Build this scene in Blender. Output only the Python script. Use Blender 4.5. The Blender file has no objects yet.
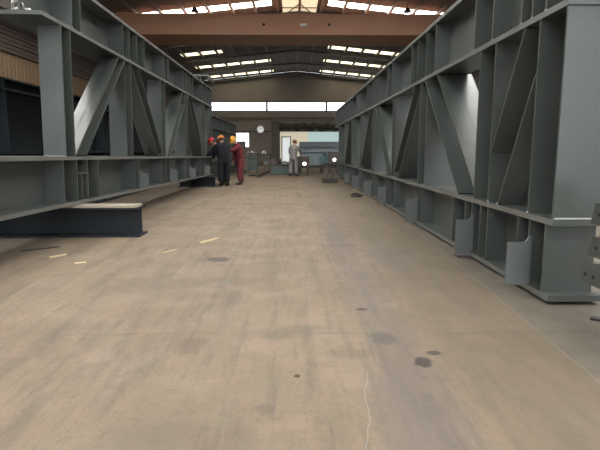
import bpy, bmesh, math, random
from mathutils import Vector, Matrix, Euler
random.seed(7)
scene = bpy.context.scene
COL = scene.collection
R = math.radians

# ------------------------------------------------------------------ helpers
def link(o):
    COL.objects.link(o); return o

class MB:
    """collects simple solids into one mesh"""
    def __init__(self):
        self.bm = bmesh.new(); self.mats = []
    def mi(self, m):
        if m is None: return 0
        if m not in self.mats: self.mats.append(m)
        return self.mats.index(m)
    def poly(self, vs, faces, m=None, smooth=False):
        bv = [self.bm.verts.new(v) for v in vs]; k = self.mi(m)
        for f in faces:
            try:
                fc = self.bm.faces.new([bv[i] for i in f]); fc.material_index = k; fc.smooth = smooth
            except ValueError: pass
        return bv
    def box(self, lo, hi, m=None):
        x0, y0, z0 = lo; x1, y1, z1 = hi
        v = [(x0,y0,z0),(x1,y0,z0),(x1,y1,z0),(x0,y1,z0),(x0,y0,z1),(x1,y0,z1),(x1,y1,z1),(x0,y1,z1)]
        return self.poly(v, [(0,3,2,1),(4,5,6,7),(0,1,5,4),(1,2,6,5),(2,3,7,6),(3,0,4,7)], m)
    def rbox(self, lo, hi, b=.01, m=None):
        t = bmesh.new()
        c = [(lo[i]+hi[i])/2 for i in range(3)]; s = [max(hi[i]-lo[i], 1e-4) for i in range(3)]
        bmesh.ops.create_cube(t, size=1, matrix=Matrix.Translation(c) @ Matrix.Diagonal((*s,1)))
        bmesh.ops.bevel(t, geom=t.edges[:], offset=min(b, min(s)*.45), segments=2, affect='EDGES', profile=.5)
        self.merge(t, m)
    def merge(self, t, m=None, smooth=False):
        t.verts.ensure_lookup_table(); t.verts.index_update()
        self.poly([v.co.copy() for v in t.verts], [[v.index for v in f.verts] for f in t.faces], m, smooth); t.free()
    def prism(self, pts, ax, a, b, m=None):
        """polygon in the two other axes extruded along axis ax from a to b"""
        def mk(p, h):
            l = [p[0], p[1]]; l.insert(ax, h); return tuple(l)
        n = len(pts)
        v = [mk(p, a) for p in pts] + [mk(p, b) for p in pts]
        f = [tuple(range(n-1,-1,-1)), tuple(range(n, 2*n))] + [(i, (i+1)%n, n+(i+1)%n, n+i) for i in range(n)]
        self.poly(v, f, m)
    def bar(self, p0, p1, w, h, m=None, up=(0,0,1)):
        p0, p1 = Vector(p0), Vector(p1); d = (p1-p0).normalized(); u = Vector(up)
        if abs(d.dot(u)) > .98: u = Vector((0,1,0))
        s = d.cross(u).normalized(); u = s.cross(d)
        v = []
        for p in (p0, p1):
            for a, b in ((-1,-1),(1,-1),(1,1),(-1,1)): v.append(p + s*a*w/2 + u*b*h/2)
        self.poly(v, [(0,1,2,3),(7,6,5,4),(0,4,5,1),(1,5,6,2),(2,6,7,3),(3,7,4,0)], m)
    def tube(self, pts, r, n=10, m=None, closed=False):
        pts = [Vector(p) for p in pts]; rings = []
        rr = r if isinstance(r, (list, tuple)) else [r]*len(pts)
        for i, p in enumerate(pts):
            if closed: d = pts[(i+1)%len(pts)] - pts[i-1]
            else: d = pts[min(i+1,len(pts)-1)] - pts[max(i-1,0)]
            d.normalize(); u = Vector((0,0,1)) if abs(d.z) < .9 else Vector((0,1,0))
            s = d.cross(u).normalized(); u = s.cross(d)
            rings.append([p + (s*math.cos(2*math.pi*k/n) + u*math.sin(2*math.pi*k/n))*rr[i] for k in range(n)])
        v = [q for g in rings for q in g]; f = []
        L = len(pts)
        for i in range(L if closed else L-1):
            j = (i+1) % L
            for k in range(n): f.append((i*n+k, i*n+(k+1)%n, j*n+(k+1)%n, j*n+k))
        if not closed: f += [tuple(range(n-1,-1,-1)), tuple(range((L-1)*n, L*n))]
        self.poly(v, f, m, True)
    def lathe(self, prof, c=(0,0,0), n=24, m=None, axis='Z'):
        v = []; f = []
        for r, z in prof:
            for k in range(n):
                a = 2*math.pi*k/n; p = (r*math.cos(a), r*math.sin(a), z)
                if axis == 'Y': p = (p[0], p[2], p[1])
                if axis == 'X': p = (p[2], p[0], p[1])
                v.append((p[0]+c[0], p[1]+c[1], p[2]+c[2]))
        L = len(prof)
        for i in range(L-1):
            for k in range(n): f.append((i*n+k, i*n+(k+1)%n, (i+1)*n+(k+1)%n, (i+1)*n+k))
        f += [tuple(range(n-1,-1,-1)), tuple(range((L-1)*n, L*n))]
        self.poly(v, f, m, True)
    def ball(self, c, s, m=None, mat=None, seg=16):
        t = bmesh.new(); bmesh.ops.create_uvsphere(t, u_segments=seg, v_segments=seg*2//3, radius=1)
        M = Matrix.Translation(c) @ (mat or Matrix()) @ Matrix.Diagonal((*s,1))
        bmesh.ops.transform(t, matrix=M, verts=t.verts); self.merge(t, m, True)
    def xf(self, M): bmesh.ops.transform(self.bm, matrix=M, verts=self.bm.verts); return self
    def build(self, name, m=None, parent=None, kind=None):
        bmesh.ops.recalc_face_normals(self.bm, faces=self.bm.faces[:])
        me = bpy.data.meshes.new(name); self.bm.to_mesh(me); self.bm.free()
        for x in (self.mats or [m]): me.materials.append(x)
        o = link(bpy.data.objects.new(name, me))
        if parent: o.parent = parent
        if kind: o['kind'] = kind
        return o

def tag(o, label=None, cat=None, group=None, kind=None):
    if label: o['label'] = label
    if cat: o['category'] = cat
    if group: o['group'] = group
    if kind: o['kind'] = kind
    return o
def thing(name, label, cat, loc=(0,0,0), rot=(0,0,0), group=None):
    o = link(bpy.data.objects.new(name, None)); o.empty_display_size = .1
    o.location = loc; o.rotation_euler = rot
    return tag(o, label, cat, group)

# ------------------------------------------------------------------ materials
def newmat(name):
    m = bpy.data.materials.new(name); m.use_nodes = True
    nt = m.node_tree; return m, nt, nt.nodes, nt.links, nt.nodes['Principled BSDF']
def solid(name, col, rough=.6, metal=0., var=.15, scale=6., bump=0., spec=.5, stretch=(1,1,1), col2=None):
    m, nt, N, L, P = newmat(name)
    tc = N.new('ShaderNodeTexCoord'); mp = N.new('ShaderNodeMapping'); mp.inputs['Scale'].default_value = stretch
    nz = N.new('ShaderNodeTexNoise'); nz.inputs['Scale'].default_value = scale; nz.inputs['Detail'].default_value = 6
    L.new(tc.outputs['Object'], mp.inputs[0]); L.new(mp.outputs[0], nz.inputs[0])
    mx = N.new('ShaderNodeMix'); mx.data_type = 'RGBA'
    c2 = col2 or tuple(max(0, c*(1+var)) for c in col)
    mx.inputs[6].default_value = (*[c*(1-var) for c in col], 1) if not col2 else (*col, 1)
    mx.inputs[7].default_value = (*c2, 1)
    L.new(nz.outputs[0], mx.inputs[0]); L.new(mx.outputs[2], P.inputs['Base Color'])
    P.inputs['Roughness'].default_value = rough; P.inputs['Metallic'].default_value = metal
    P.inputs['Specular IOR Level'].default_value = spec
    if bump:
        b = N.new('ShaderNodeBump'); b.inputs['Strength'].default_value = bump; b.inputs['Distance'].default_value = .02
        L.new(nz.outputs[0], b.inputs['Height']); L.new(b.outputs[0], P.inputs['Normal'])
    return m
def glow(name, col, strength, base=(.8,.8,.8), bands=None, var=0.):
    m, nt, N, L, P = newmat(name)
    P.inputs['Base Color'].default_value = (*base, 1); P.inputs['Roughness'].default_value = .5
    P.inputs['Emission Color'].default_value = (*col, 1); P.inputs['Emission Strength'].default_value = strength
    if bands:
        tc = N.new('ShaderNodeTexCoord'); w = N.new('ShaderNodeTexNoise')
        w.inputs['Scale'].default_value = bands; w.inputs['Detail'].default_value = 4
        L.new(tc.outputs['Object'], w.inputs[0])
        mx = N.new('ShaderNodeMix'); mx.data_type = 'RGBA'
        mx.inputs[6].default_value = (*[c*(1-var) for c in col], 1); mx.inputs[7].default_value = (*[min(1, c*(1+var)) for c in col], 1)
        L.new(w.outputs[0], mx.inputs[0]); L.new(mx.outputs[2], P.inputs['Emission Color'])
    return m

def paint(name, col, rough=.42):
    m, nt, N, L, P = newmat(name)
    tc = N.new('ShaderNodeTexCoord')
    a = N.new('ShaderNodeTexNoise'); a.inputs['Scale'].default_value = 1.6; a.inputs['Detail'].default_value = 5
    b = N.new('ShaderNodeTexNoise'); b.inputs['Scale'].default_value = 14; b.inputs['Detail'].default_value = 5
    L.new(tc.outputs['Object'], a.inputs[0]); L.new(tc.outputs['Object'], b.inputs[0])
    ad = N.new('ShaderNodeMath'); ad.operation = 'MULTIPLY_ADD'; ad.inputs[1].default_value = .35
    L.new(b.outputs[0], ad.inputs[0]); L.new(a.outputs[0], ad.inputs[2])
    rp = N.new('ShaderNodeValToRGB'); L.new(ad.outputs[0], rp.inputs[0])
    e = rp.color_ramp.elements; e[0].position = .35; e[1].position = 1.0
    e[0].color = (*[c*.82 for c in col], 1); e[1].color = (*[c*1.2 for c in col], 1)
    L.new(rp.outputs[0], P.inputs['Base Color'])
    rr = N.new('ShaderNodeMath'); rr.operation = 'MULTIPLY_ADD'; rr.inputs[1].default_value = .25; rr.inputs[2].default_value = rough-.12
    L.new(a.outputs[0], rr.inputs[0]); L.new(rr.outputs[0], P.inputs['Roughness'])
    bp = N.new('ShaderNodeBump'); bp.inputs['Strength'].default_value = .06; bp.inputs['Distance'].default_value = .01
    P.inputs['Specular IOR Level'].default_value = .8
    L.new(b.outputs[0], bp.inputs['Height']); L.new(bp.outputs[0], P.inputs['Normal'])
    return m

M = {}
M['primer'] = paint('grey_green_primer', (.067,.076,.069), .34)
M['edge'] = paint('pale_flange_edge', (.135,.138,.128), .45)  # flange front faces in a paler tone than the primer
M['lug'] = paint('light_grey_primer', (.115,.126,.122), .45)
M['primer_dark'] = solid('dark_primer', (.02,.025,.03), .5, 0, .25, 3, spec=.4)
M['block'] = solid('black_blue_paint', (.011,.014,.017), .6, 0, .3, 4, spec=.3)
M['weld'] = solid('weld_bead', (.42,.42,.39), .5, .2)
M['crane'] = solid('crane_paint', (.44,.21,.125), .6, 0, .2, .7, col2=(.55,.30,.19))
M['crane_dark'] = solid('crane_dark', (.03,.025,.022), .6)
M['roof'] = solid('roof_sheet', (.175,.155,.14), .75, 0, .2, .8)
M['steel_roof'] = solid('roof_steel', (.20,.18,.165), .6, 0, .2, 2)
M['wallgrey'] = solid('wall_sheet', (.36,.33,.31), .8, 0, .2, .9)
M['brown'] = solid('brown_corrugated', (.155,.10,.055), .75, 0, .25, 3, stretch=(1,9,.3), col2=(.29,.20,.12))
M['wood'] = solid('pale_wood', (.36,.31,.24), .8, 0, .3, 9, .2, stretch=(1,5,5))
M['stick'] = solid('stick_wood', (.62,.50,.30), .7, 0, .15, 20)
M['navy'] = solid('navy_cloth', (.006,.007,.011), .95, 0, .3, 12, .3)
M['maroon'] = solid('maroon_cloth', (.135,.018,.024), .85, 0, .25, 12, .3)
M['greycloth'] = solid('grey_cloth', (.215,.20,.195), .85, 0, .25, 12, .3)
M['skin'] = solid('skin', (.45,.25,.17), .55, 0, .08, 12)
M['skin_dark'] = solid('eye_brow', (.03,.02,.018), .5)
M['lip'] = solid('lip', (.33,.13,.10), .5)
M['hair'] = solid('black_hair', (.012,.011,.01), .6)
M['boot'] = solid('boot_leather', (.02,.016,.014), .5)
M['hat_red'] = solid('hat_red', (.62,.03,.045), .35, 0, .03)
M['hat_orange'] = solid('hat_orange', (.72,.27,.06), .35, 0, .03)
M['hat_yellow'] = solid('hat_yellow', (.72,.36,.04), .35, 0, .03)
M['hat_tan'] = solid('hat_tan', (.36,.24,.10), .5, 0, .1)
M['green_m'] = paint('green_machine', (.045,.065,.055), .5)
M['dark_m'] = solid('dark_steel', (.05,.047,.045), .5, .3, .3, 5)
M['rust_m'] = solid('brown_steel', (.10,.075,.065), .7, 0, .3, 5)
M['bluegrey'] = paint('blue_grey_steel', (.20,.25,.26), .4)
M['bluedark'] = paint('blue_dark_steel', (.06,.075,.08), .4)
M['teal'] = paint('teal_paint', (.05,.13,.13), .45)
M['white'] = solid('white_enamel', (.78,.78,.76), .4, 0, .03)
M['black'] = solid('black_rubber', (.012,.012,.012), .6)
M['metal'] = solid('bare_metal', (.35,.34,.33), .35, .8, .15)
M['lampw'] = glow('work_lamp', (1,.97,.9), 6)
M['clock'] = glow('clock_face', (1,1,1), .35, (.85,.85,.85))
M['sky_white'] = glow('rooflight_sheet', (1,.95,.87), 11.0, bands=1.5, var=.12)
M['sky_boosted'] = glow('boosted_rooflight_sheet', (1,.97,.91), 19.5, bands=1.5, var=.1)  # unseen near rooflights, made brighter to light the trusses
M['sky_amber'] = glow('aged_rooflight_sheet', (1,.72,.47), .9, bands=3, var=.25)
M['sky_yellow'] = glow('yellowed_rooflight_sheet', (1,.80,.52), 2.6, bands=2, var=.15)
M['band'] = glow('window_band_glass', (1,1,1), 2.6)
M['pane'] = glow('lit_window_glass', (.93,.98,1), 2.2)
M['pane_dim'] = glow('dim_panel_glass', (.93,.98,1), .6)
M['beige'] = glow('beige_strip_curtain', (.90,.78,.60), .52, (.7,.6,.45), bands=4, var=.2)
M['cyan'] = glow('cyan_sheet', (.66,.88,.88), .50, (.5,.7,.7), bands=1.2, var=.15)

def floor_material():
    m, nt, N, L, P = newmat('workshop_concrete')
    tc = N.new('ShaderNodeTexCoord'); OBJ = tc.outputs['Object']
    def noise(scale, det=6, stretch=None, rough=.55):
        n = N.new('ShaderNodeTexNoise'); n.inputs['Scale'].default_value = scale; n.inputs['Detail'].default_value = det
        n.inputs['Roughness'].default_value = rough
        if stretch:
            mp = N.new('ShaderNodeMapping'); mp.inputs['Scale'].default_value = stretch[:3]
            if len(stretch) > 3: mp.inputs['Rotation'].default_value = (0,0,stretch[3])
            L.new(OBJ, mp.inputs[0]); L.new(mp.outputs[0], n.inputs[0])
        else: L.new(OBJ, n.inputs[0])
        return n.outputs[0]
    def math_(op, a, b=None, c=None, clamp=False):
        n = N.new('ShaderNodeMath'); n.operation = op; n.use_clamp = clamp
        for i, x in enumerate((a, b, c)):
            if x is None: continue
            if isinstance(x, (int, float)): n.inputs[i].default_value = x
            else: L.new(x, n.inputs[i])
        return n.outputs[0]
    def ramp(x, a, b):
        n = N.new('ShaderNodeMapRange'); n.interpolation_type = 'SMOOTHSTEP'
        L.new(x, n.inputs[0]); n.inputs[1].default_value = a; n.inputs[2].default_value = b
        return n.outputs[0]
    def mix(f, c1, c2):
        n = N.new('ShaderNodeMix'); n.data_type = 'RGBA'
        if isinstance(f, (int, float)): n.inputs[0].default_value = f
        else: L.new(f, n.inputs[0])
        for i, c in ((6, c1), (7, c2)):
            if isinstance(c, tuple): n.inputs[i].default_value = (*c, 1)
            else: L.new(c, n.inputs[i])
        return n.outputs[2]
    sep = N.new('ShaderNodeSeparateXYZ'); L.new(OBJ, sep.inputs[0]); X, Y = sep.outputs[0], sep.outputs[1]
    big = noise(.5, 5); mid = noise(2.2, 8, rough=.65); fine = noise(28, 6, rough=.7)
    streak = noise(1.4, 7, (2.6,.35,1,R(9)), .65); streak2 = noise(3.2, 6, (4,.3,1,R(-4)), .6)
    c = mix(ramp(big, .3, .7), (.275,.206,.138), (.37,.283,.195))
    c = mix(math_('MULTIPLY', ramp(mid, .48, .66), .6), c, (.40,.31,.215))
    c = mix(math_('MULTIPLY', ramp(streak, .48, .62), .5), c, (.18,.145,.11))
    c = mix(math_('MULTIPLY', ramp(streak2, .5, .64), .42), c, (.165,.135,.105))
    c = mix(math_('MULTIPLY', ramp(fine, .48, .66), .3), c, (.15,.12,.095))
    patch = noise(1.1, 6, (1,.8,1), .7)
    c = mix(math_('MULTIPLY', ramp(patch, .54, .64), .35), c, (.42,.33,.26))
    hue1 = noise(3.1, 6, (1,.7,1), .7); hue2 = noise(4.3, 6, (.8,.6,1), .7)
    c = mix(math_('MULTIPLY', ramp(hue1, .5, .66), .4), c, (.40,.275,.19))
    c = mix(math_('MULTIPLY', ramp(hue2, .5, .66), .4), c, (.305,.265,.165))
    grain = noise(70, 4, rough=.8); scuff = noise(9, 8, (1.5,.8,1,R(30)), .75)
    c = mix(math_('MULTIPLY', ramp(scuff, .52, .66), .28), c, (.15,.12,.085))
    c = mix(math_('MULTIPLY', ramp(grain, .5, .75), .3), c, (.13,.105,.08))
    c = mix(math_('MULTIPLY', math_('SUBTRACT', 1, ramp(grain, .28, .45)), .3), c, (.47,.38,.28))
    # greyer worn lane right of the middle
    wob = math_('MULTIPLY_ADD', mid, .5, -.25)
    xx = math_('ADD', X, wob)
    lane = math_('MULTIPLY', ramp(xx, .38, .62), math_('SUBTRACT', 1, ramp(xx, .72, .95)))
    c = mix(math_('MULTIPLY', lane, .42), c, (.205,.18,.165))
    # olive-brown lane next to the right truss
    lane2 = math_('MULTIPLY', ramp(xx, .75, 1.0), math_('SUBTRACT', 1, ramp(xx, 1.35, 1.7)))
    c = mix(math_('MULTIPLY', ramp(xx, .75, 1.15), .55), c, (.20,.162,.112))
    # greenish grey slab under the right truss, beyond the joint line
    jx = math_('ADD', math_('MULTIPLY_ADD', Y, .052, 1.535), math_('MULTIPLY_ADD', noise(3.5, 7), .09, -.045))
    dj = math_('SUBTRACT', X, jx)
    c = mix(math_('MULTIPLY', ramp(dj, -.02, .03), .75), c, mix(ramp(mid, .3, .7), (.165,.155,.125), (.235,.215,.175)))
    c = mix(math_('MULTIPLY', math_('SUBTRACT', 1, ramp(math_('ABSOLUTE', dj), .002, .014)), .4), c, (.36,.32,.25))
    # shade painted into the floor colour towards and under the left truss
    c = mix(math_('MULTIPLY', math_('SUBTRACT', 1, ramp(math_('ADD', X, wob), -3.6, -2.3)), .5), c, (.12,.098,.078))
    # cross joints
    for yj in (3.3, 7.4, 12.5):
        d = math_('ABSOLUTE', math_('SUBTRACT', math_('ADD', Y, math_('MULTIPLY', wob, .25)), yj))
        c = mix(math_('MULTIPLY', math_('SUBTRACT', 1, ramp(d, .006, .03)), math_('MULTIPLY', ramp(patch, .42, .6), .35)), c, (.12,.10,.08))
    # individual stains: x, y, rx, ry, colour, opacity
    st = [(-.87,5.66,.15,.13,(.085,.075,.066),.85), (.775,2.82,.055,.075,(.06,.05,.042),.9), (.87,2.95,.05,.03,(.07,.06,.05),.9),
          (.02,2.64,.017,.022,(.06,.045,.035),.95), (.54,3.82,.055,.035,(.08,.07,.058),.9), (.60,3.2,.08,.10,(.10,.09,.08),.7),
          (-.12,3.3,.14,.09,(.15,.12,.09),.5), (.06,3.4,.15,.05,(.17,.14,.11),.4), (-.66,3.1,.09,.12,(.15,.11,.085),.6),
          (-.63,2.05,.18,.12,(.19,.165,.13),.5), (.62,6.5,.22,.12,(.17,.14,.11),.5), (.5,2.2,.12,.4,(.19,.165,.15),.5),
          (-.14,2.28,.04,.05,(.17,.14,.105),.7), (1.14,5.9,.22,.6,(.21,.185,.165),.6), (-.55,4.7,.35,.12,(.19,.15,.115),.45),
          (-1.35,4.6,.5,.22,(.2,.16,.12),.4), (.35,2.95,.12,.07,(.17,.135,.10),.5)]
    STN = noise(11, 8, rough=.7)
    for (sx, sy, rx, ry, col, op) in st:
        ex = math_('DIVIDE', math_('SUBTRACT', X, sx), rx); ey = math_('DIVIDE', math_('SUBTRACT', Y, sy), ry)
        d = math_('SQRT', math_('ADD', math_('MULTIPLY', ex, ex), math_('MULTIPLY', ey, ey)))
        d = math_('ADD', d, math_('MULTIPLY_ADD', STN, 2.2, -1.1))
        c = mix(math_('MULTIPLY', math_('SUBTRACT', 1, ramp(d, .7, 1.15 if op > .75 else 1.6)), op if op > .75 else op*.8), c, col)
    # pale scratch
    sx = math_('SUBTRACT', math_('SUBTRACT', X, math_('MULTIPLY_ADD', Y, .12, .09)), math_('MULTIPLY_ADD', noise(2, 2), .16, -.08))
    win = math_('MULTIPLY', ramp(Y, 1.6, 1.9), math_('SUBTRACT', 1, ramp(Y, 2.6, 2.8)))
    c = mix(math_('MULTIPLY', math_('MULTIPLY', math_('SUBTRACT', 1, ramp(math_('ABSOLUTE', sx), .001, .006)), win), .5), c, (.48,.43,.36))
    hv = N.new('ShaderNodeHueSaturation'); hv.inputs['Value'].default_value = .67; hv.inputs['Saturation'].default_value = 1.0
    L.new(c, hv.inputs['Color']); L.new(hv.outputs[0], P.inputs['Base Color'])
    L.new(math_('MULTIPLY_ADD', mid, -.25, .75), P.inputs['Roughness'])
    P.inputs['Specular IOR Level'].default_value = .35
    b = N.new('ShaderNodeBump'); b.inputs['Strength'].default_value = .25; b.inputs['Distance'].default_value = .006
    L.new(math_('ADD', fine, mid), b.inputs['Height']); L.new(b.outputs[0], P.inputs['Normal'])
    return m
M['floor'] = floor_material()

# ------------------------------------------------------------------ the hall
Y0, Y1 = -13.0, 55.0          # open end behind the camera, far gable
XC, HW = .4, 12.0             # hall axis, half width
RZ, SL = 9.55, .10            # ridge height, roof slope
def roofz(x): return RZ - SL*abs(x-XC)
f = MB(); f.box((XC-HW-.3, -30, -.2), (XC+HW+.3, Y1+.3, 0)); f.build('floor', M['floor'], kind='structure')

# roof: two slopes, with openings closed by rooflight sheets
strips = [-10,-4,1.9,8.7,14.6,20.5, 29.0, 34.7, 40.6, 46.6, 52.6]
SWD = [1.25,1.25,1.25,1.9,1.25,1.25,1.05]+[1.2]*4  # fourth strip is out of view, moved and widened to brighten the left diagonal
def inner(k, sgn): return 1.6 if k <= 6 else (6.0 if (k == 8 and sgn < 0) else 2.4)
roof = MB(); T = .06
def slope_strip(mb, xa, xb, ya, yb, dz=0, t=T):
    za, zb = roofz(xa)+dz, roofz(xb)+dz
    mb.poly([(xa,ya,za),(xb,ya,zb),(xb,yb,zb),(xa,yb,za),(xa,ya,za+t),(xb,ya,zb+t),(xb,yb,zb+t),(xa,yb,za+t)],
            [(0,3,2,1),(4,5,6,7),(0,1,5,4),(1,2,6,5),(2,3,7,6),(3,0,4,7)])
IN, OUT = 1.6, 9.2
RS0, RS1, RSW = 28.3, 39.0, 1.0   # ridge rooflight
for sgn in (-1, 1):
    xi, xo, xe = XC+sgn*IN, XC+sgn*OUT, XC+sgn*(HW+.2)
    xr = XC+sgn*RSW
    slope_strip(roof, xr, xi, Y0, Y1)
    slope_strip(roof, XC, xr, Y0, RS0); slope_strip(roof, XC, xr, RS1, Y1)
    slope_strip(roof, xo, xe, Y0, Y1)
    y = Y0
    for k, s in enumerate(strips):
        slope_strip(roof, xi, xo, y, s); y = s+SWD[k]
        if inner(k, sgn) > IN: slope_strip(roof, xi, XC+sgn*inner(k, sgn), s, y)
    slope_strip(roof, xi, xo, y, Y1)
roof.build('ceiling', M['roof'], kind='structure')
wn = 0
for k, s in enumerate(strips):
    for sgn in (-1, 1):
        w = MB(); wn += 1
        slope_strip(w, XC+sgn*inner(k, sgn), XC+sgn*OUT, s, s+SWD[k], .02, .02)
        o = w.build('window_%d' % wn, M['sky_boosted' if k <= 4 else 'sky_white' if k <= 6 else 'sky_yellow'], kind='structure')
w = MB(); wn += 1
slope_strip(w, XC, XC-RSW, RS0, RS1, .02, .02); slope_strip(w, XC, XC+RSW, RS0, RS1, .02, .02)
w.build('window_%d' % wn, M['sky_amber'], kind='structure')

# rafters: portal frames with haunches, each an I-section
frames = [-12.5,-6.0,0,6.0,12.0,18.0,24.0,31.2,36.6,42.5,48.5,54.4]
for fy in frames:
    r = MB()
    for sgn in (-1, 1):
        xa, xb = XC, XC+sgn*HW
        for (dz, hh, ww) in ((-.16,.02,.18), (-.24,.16,.012), (-.32,.02,.18)):
            za, zb = roofz(xa)+dz, roofz(xb)+dz
            r.bar((xa,fy,za), (xb,fy,zb), ww, hh)
    r.build('roof_rafter', M['steel_roof'], kind='structure')
for i in range(-9, 10):
    x = XC + i*1.27
    if abs(x-XC) > HW: continue
    p = MB(); z = roofz(x)
    ya = Y0
    p.box((x-.075, ya, z-.17), (x+.075, Y1, z-.005)); p.build('roof_purlin', M['steel_roof'], kind='structure')
# wind bracing under the ridge rooflight
b = MB()
b.tube([(XC-1.1,30.3,roofz(XC-1.1)-.10),(XC+1.1,30.3,roofz(XC+1.1)-.10)], .035, 8)
for sgn in (-1, 1): b.tube([(XC,29.9,RZ-.10),(XC+sgn*1.1,32.4,roofz(XC+1.1)-.10)], .035, 8)
b.tube([(XC,28.3,RZ-.11),(XC,39,RZ-.11)], .03, 8)
b.build('roof_brace', M['steel_roof'], kind='structure')

# side walls: dull lower sheet, brown corrugated siding above it on the left
def corrugated(x, z0, z1, ya, yb, pitch, amp, mb):
    n = int((yb-ya)/pitch*2); pts = []
    for i in range(n+1):
        pts.append((x + (amp if i % 2 else 0), ya + (yb-ya)*i/n))
    v = [(p[0], p[1], z0) for p in pts] + [(p[0], p[1], z1) for p in pts]
    m = len(pts); mb.poly(v, [(i, i+1, m+i+1, m+i) for i in range(m-1)])
xl, xr_ = XC-HW, XC+HW
w = MB(); w.box((xl-.15, Y0, 0), (xl, Y1, roofz(xl)-.01)); wl = w.build('wall_left', M['wallgrey'], kind='structure')
c = MB(); corrugated(xl+.03, 3.6, 5.12, Y0+.2, Y1-.2, .30, .05, c); c.build('brown_siding', M['brown'], wl)
c = MB()
for i in range(7): c.box((xl+.005, Y0+.2, 5.14+i*.17), (xl+.16-.02*(i%2), Y1-.2, 5.14+i*.17+.14))
c.build('rail_band', M['rust_m'], wl)
w = MB(); w.box((xr_, Y0, 0), (xr_+.15, Y1, roofz(xr_)-.01)); w.build('wall_right', M['wallgrey'], kind='structure')
# far gable wall, with openings: window band, small window, big door
band = (XC-9.6, XC+9.6, 5.33, 6.40); win = (-6.65,-4.75,1.55,3.1); door = (-1.4,5.3,0,3.2)
w = MB()
w.prism([(xl,6.40),(xr_,6.40),(xr_,roofz(xr_)-.01),(XC,RZ-.01),(xl,roofz(xl)-.01)], 1, Y1, Y1+.2)
def wallbox(x0,x1,z0,z1): w.box((x0,Y1,z0),(x1,Y1+.2,z1))
wallbox(xl,band[0],5.33,6.40); wallbox(band[1],xr_,5.33,6.40); wallbox(xl,xr_,3.2,5.33)
wallbox(xl,win[0],0,3.2); wallbox(win[0],win[1],0,win[2]); wallbox(win[0],win[1],win[3],3.2)
wallbox(win[1],door[0],0,3.2); wallbox(door[1],xr_,0,3.2)
w.build('wall_far', M['wallgrey'], kind='structure')
def window(n, r, mat, nx, nz, fr=.05, y=Y1+.08):
    x0,x1,z0,z1 = r
    g = MB(); g.box((x0,y,z0),(x1,y+.02,z1)); g = g.build('window_%d' % n, mat, kind='structure')
    q = MB()
    for i in range(nx+1):
        x = x0+(x1-x0)*i/nx; q.box((max(x0,x-fr),y-.06,z0),(min(x1,x+fr),y,z1))
    for i in range(nz+1):
        z = z0+(z1-z0)*i/nz; q.box((x0,y-.06,max(z0,z-fr)),(x1,y,min(z1,z+fr)))
    q.build('window_frame', M['steel_roof'], g); return g
wn += 1; window(wn, band, M['band'], 3, 1, .11)
wn += 1; window(wn, win, M['pane'], 3, 3, .03)
# big far door: strip curtain on the left, blue-green sheets on the right, a bright wicket
d = MB(); y = Y1+.06
n = 14
for i in range(n):
    x0 = door[0]+.02+(3.08)*i/n; d.box((x0-.02,y+.02*(i%2),0.0),(x0+3.0/n+.02,y+.03+.02*(i%2),3.2), M['beige'])
for i in range(6):
    x0 = door[0]+3.1+3.5*i/6; d.box((x0-.02,y+.01*(i%2),0.0),(x0+3.5/6+.02,y+.03+.01*(i%2),3.2), M['cyan'])
d = d.build('door_1', kind='structure')
q = MB(); q.box((-1.15,y-.10,.02),(-.3,y-.06,2.6)); q.build('wicket_panel', M['pane_dim'], d)
q = MB()
for a in ((-1.25,-1.15,0.02,2.7),(-.3,-.2,0.02,2.7),(-1.25,-.2,2.6,2.7)): q.box((a[0],y-.13,a[2]),(a[1],y-.05,a[3]))
q.build('wicket_frame', M['dark_m'], d)
# wall columns and crane runways
for sgn, xw in ((-1, xl), (1, xr_)):
    for fy in frames:
        if fy < -10: continue
        k = MB(); xa, xb = sorted((xw - sgn*.04, xw - sgn*.44))
        k.box((xa,fy-.1,0),(xa+.02,fy+.1,roofz(xw)-.5)); k.box((xb-.02,fy-.1,0),(xb,fy+.1,roofz(xw)-.5)); k.box((xa,fy-.008,0),(xb,fy+.008,roofz(xw)-.5))
        xc, xd = sorted((xw - sgn*.44, xw - sgn*1.0))
        k.box((xc,fy-.1,6.15),(xd,fy+.1,6.45)); k.build('wall_column', M['steel_roof'], kind='structure')
    g = MB(); xm = xw - sgn*.8
    g.box((xm-.15,Y0+.5,6.45),(xm+.15,Y1-.3,6.48)); g.box((xm-.01,Y0+.5,6.48),(xm+.01,Y1-.3,7.1)); g.box((xm-.15,Y0+.5,7.1),(xm+.15,Y1-.3,7.13)); g.box((xm-.04,Y0+.5,7.13),(xm+.04,Y1-.3,7.25))
    g.build('crane_runway', M['steel_roof'], kind='structure')
k = MB(); k.box((-2.3,54.55,0),(-1.45,54.98,4.2)); k.box((-2.4,54.5,4.2),(-1.35,54.98,4.3)); k.build('trim_1', M['steel_roof'], kind='structure')
k = MB(); k.box((xl+.05,54.9,4.55),(xr_-.05,54.99,4.75)); k.build('trim_2', M['steel_roof'], kind='structure')
k = MB(); k.box((-7.2,54.88,3.15),(-2.4,54.99,3.3)); k.build('trim_3', M['steel_roof'], kind='structure')

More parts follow.
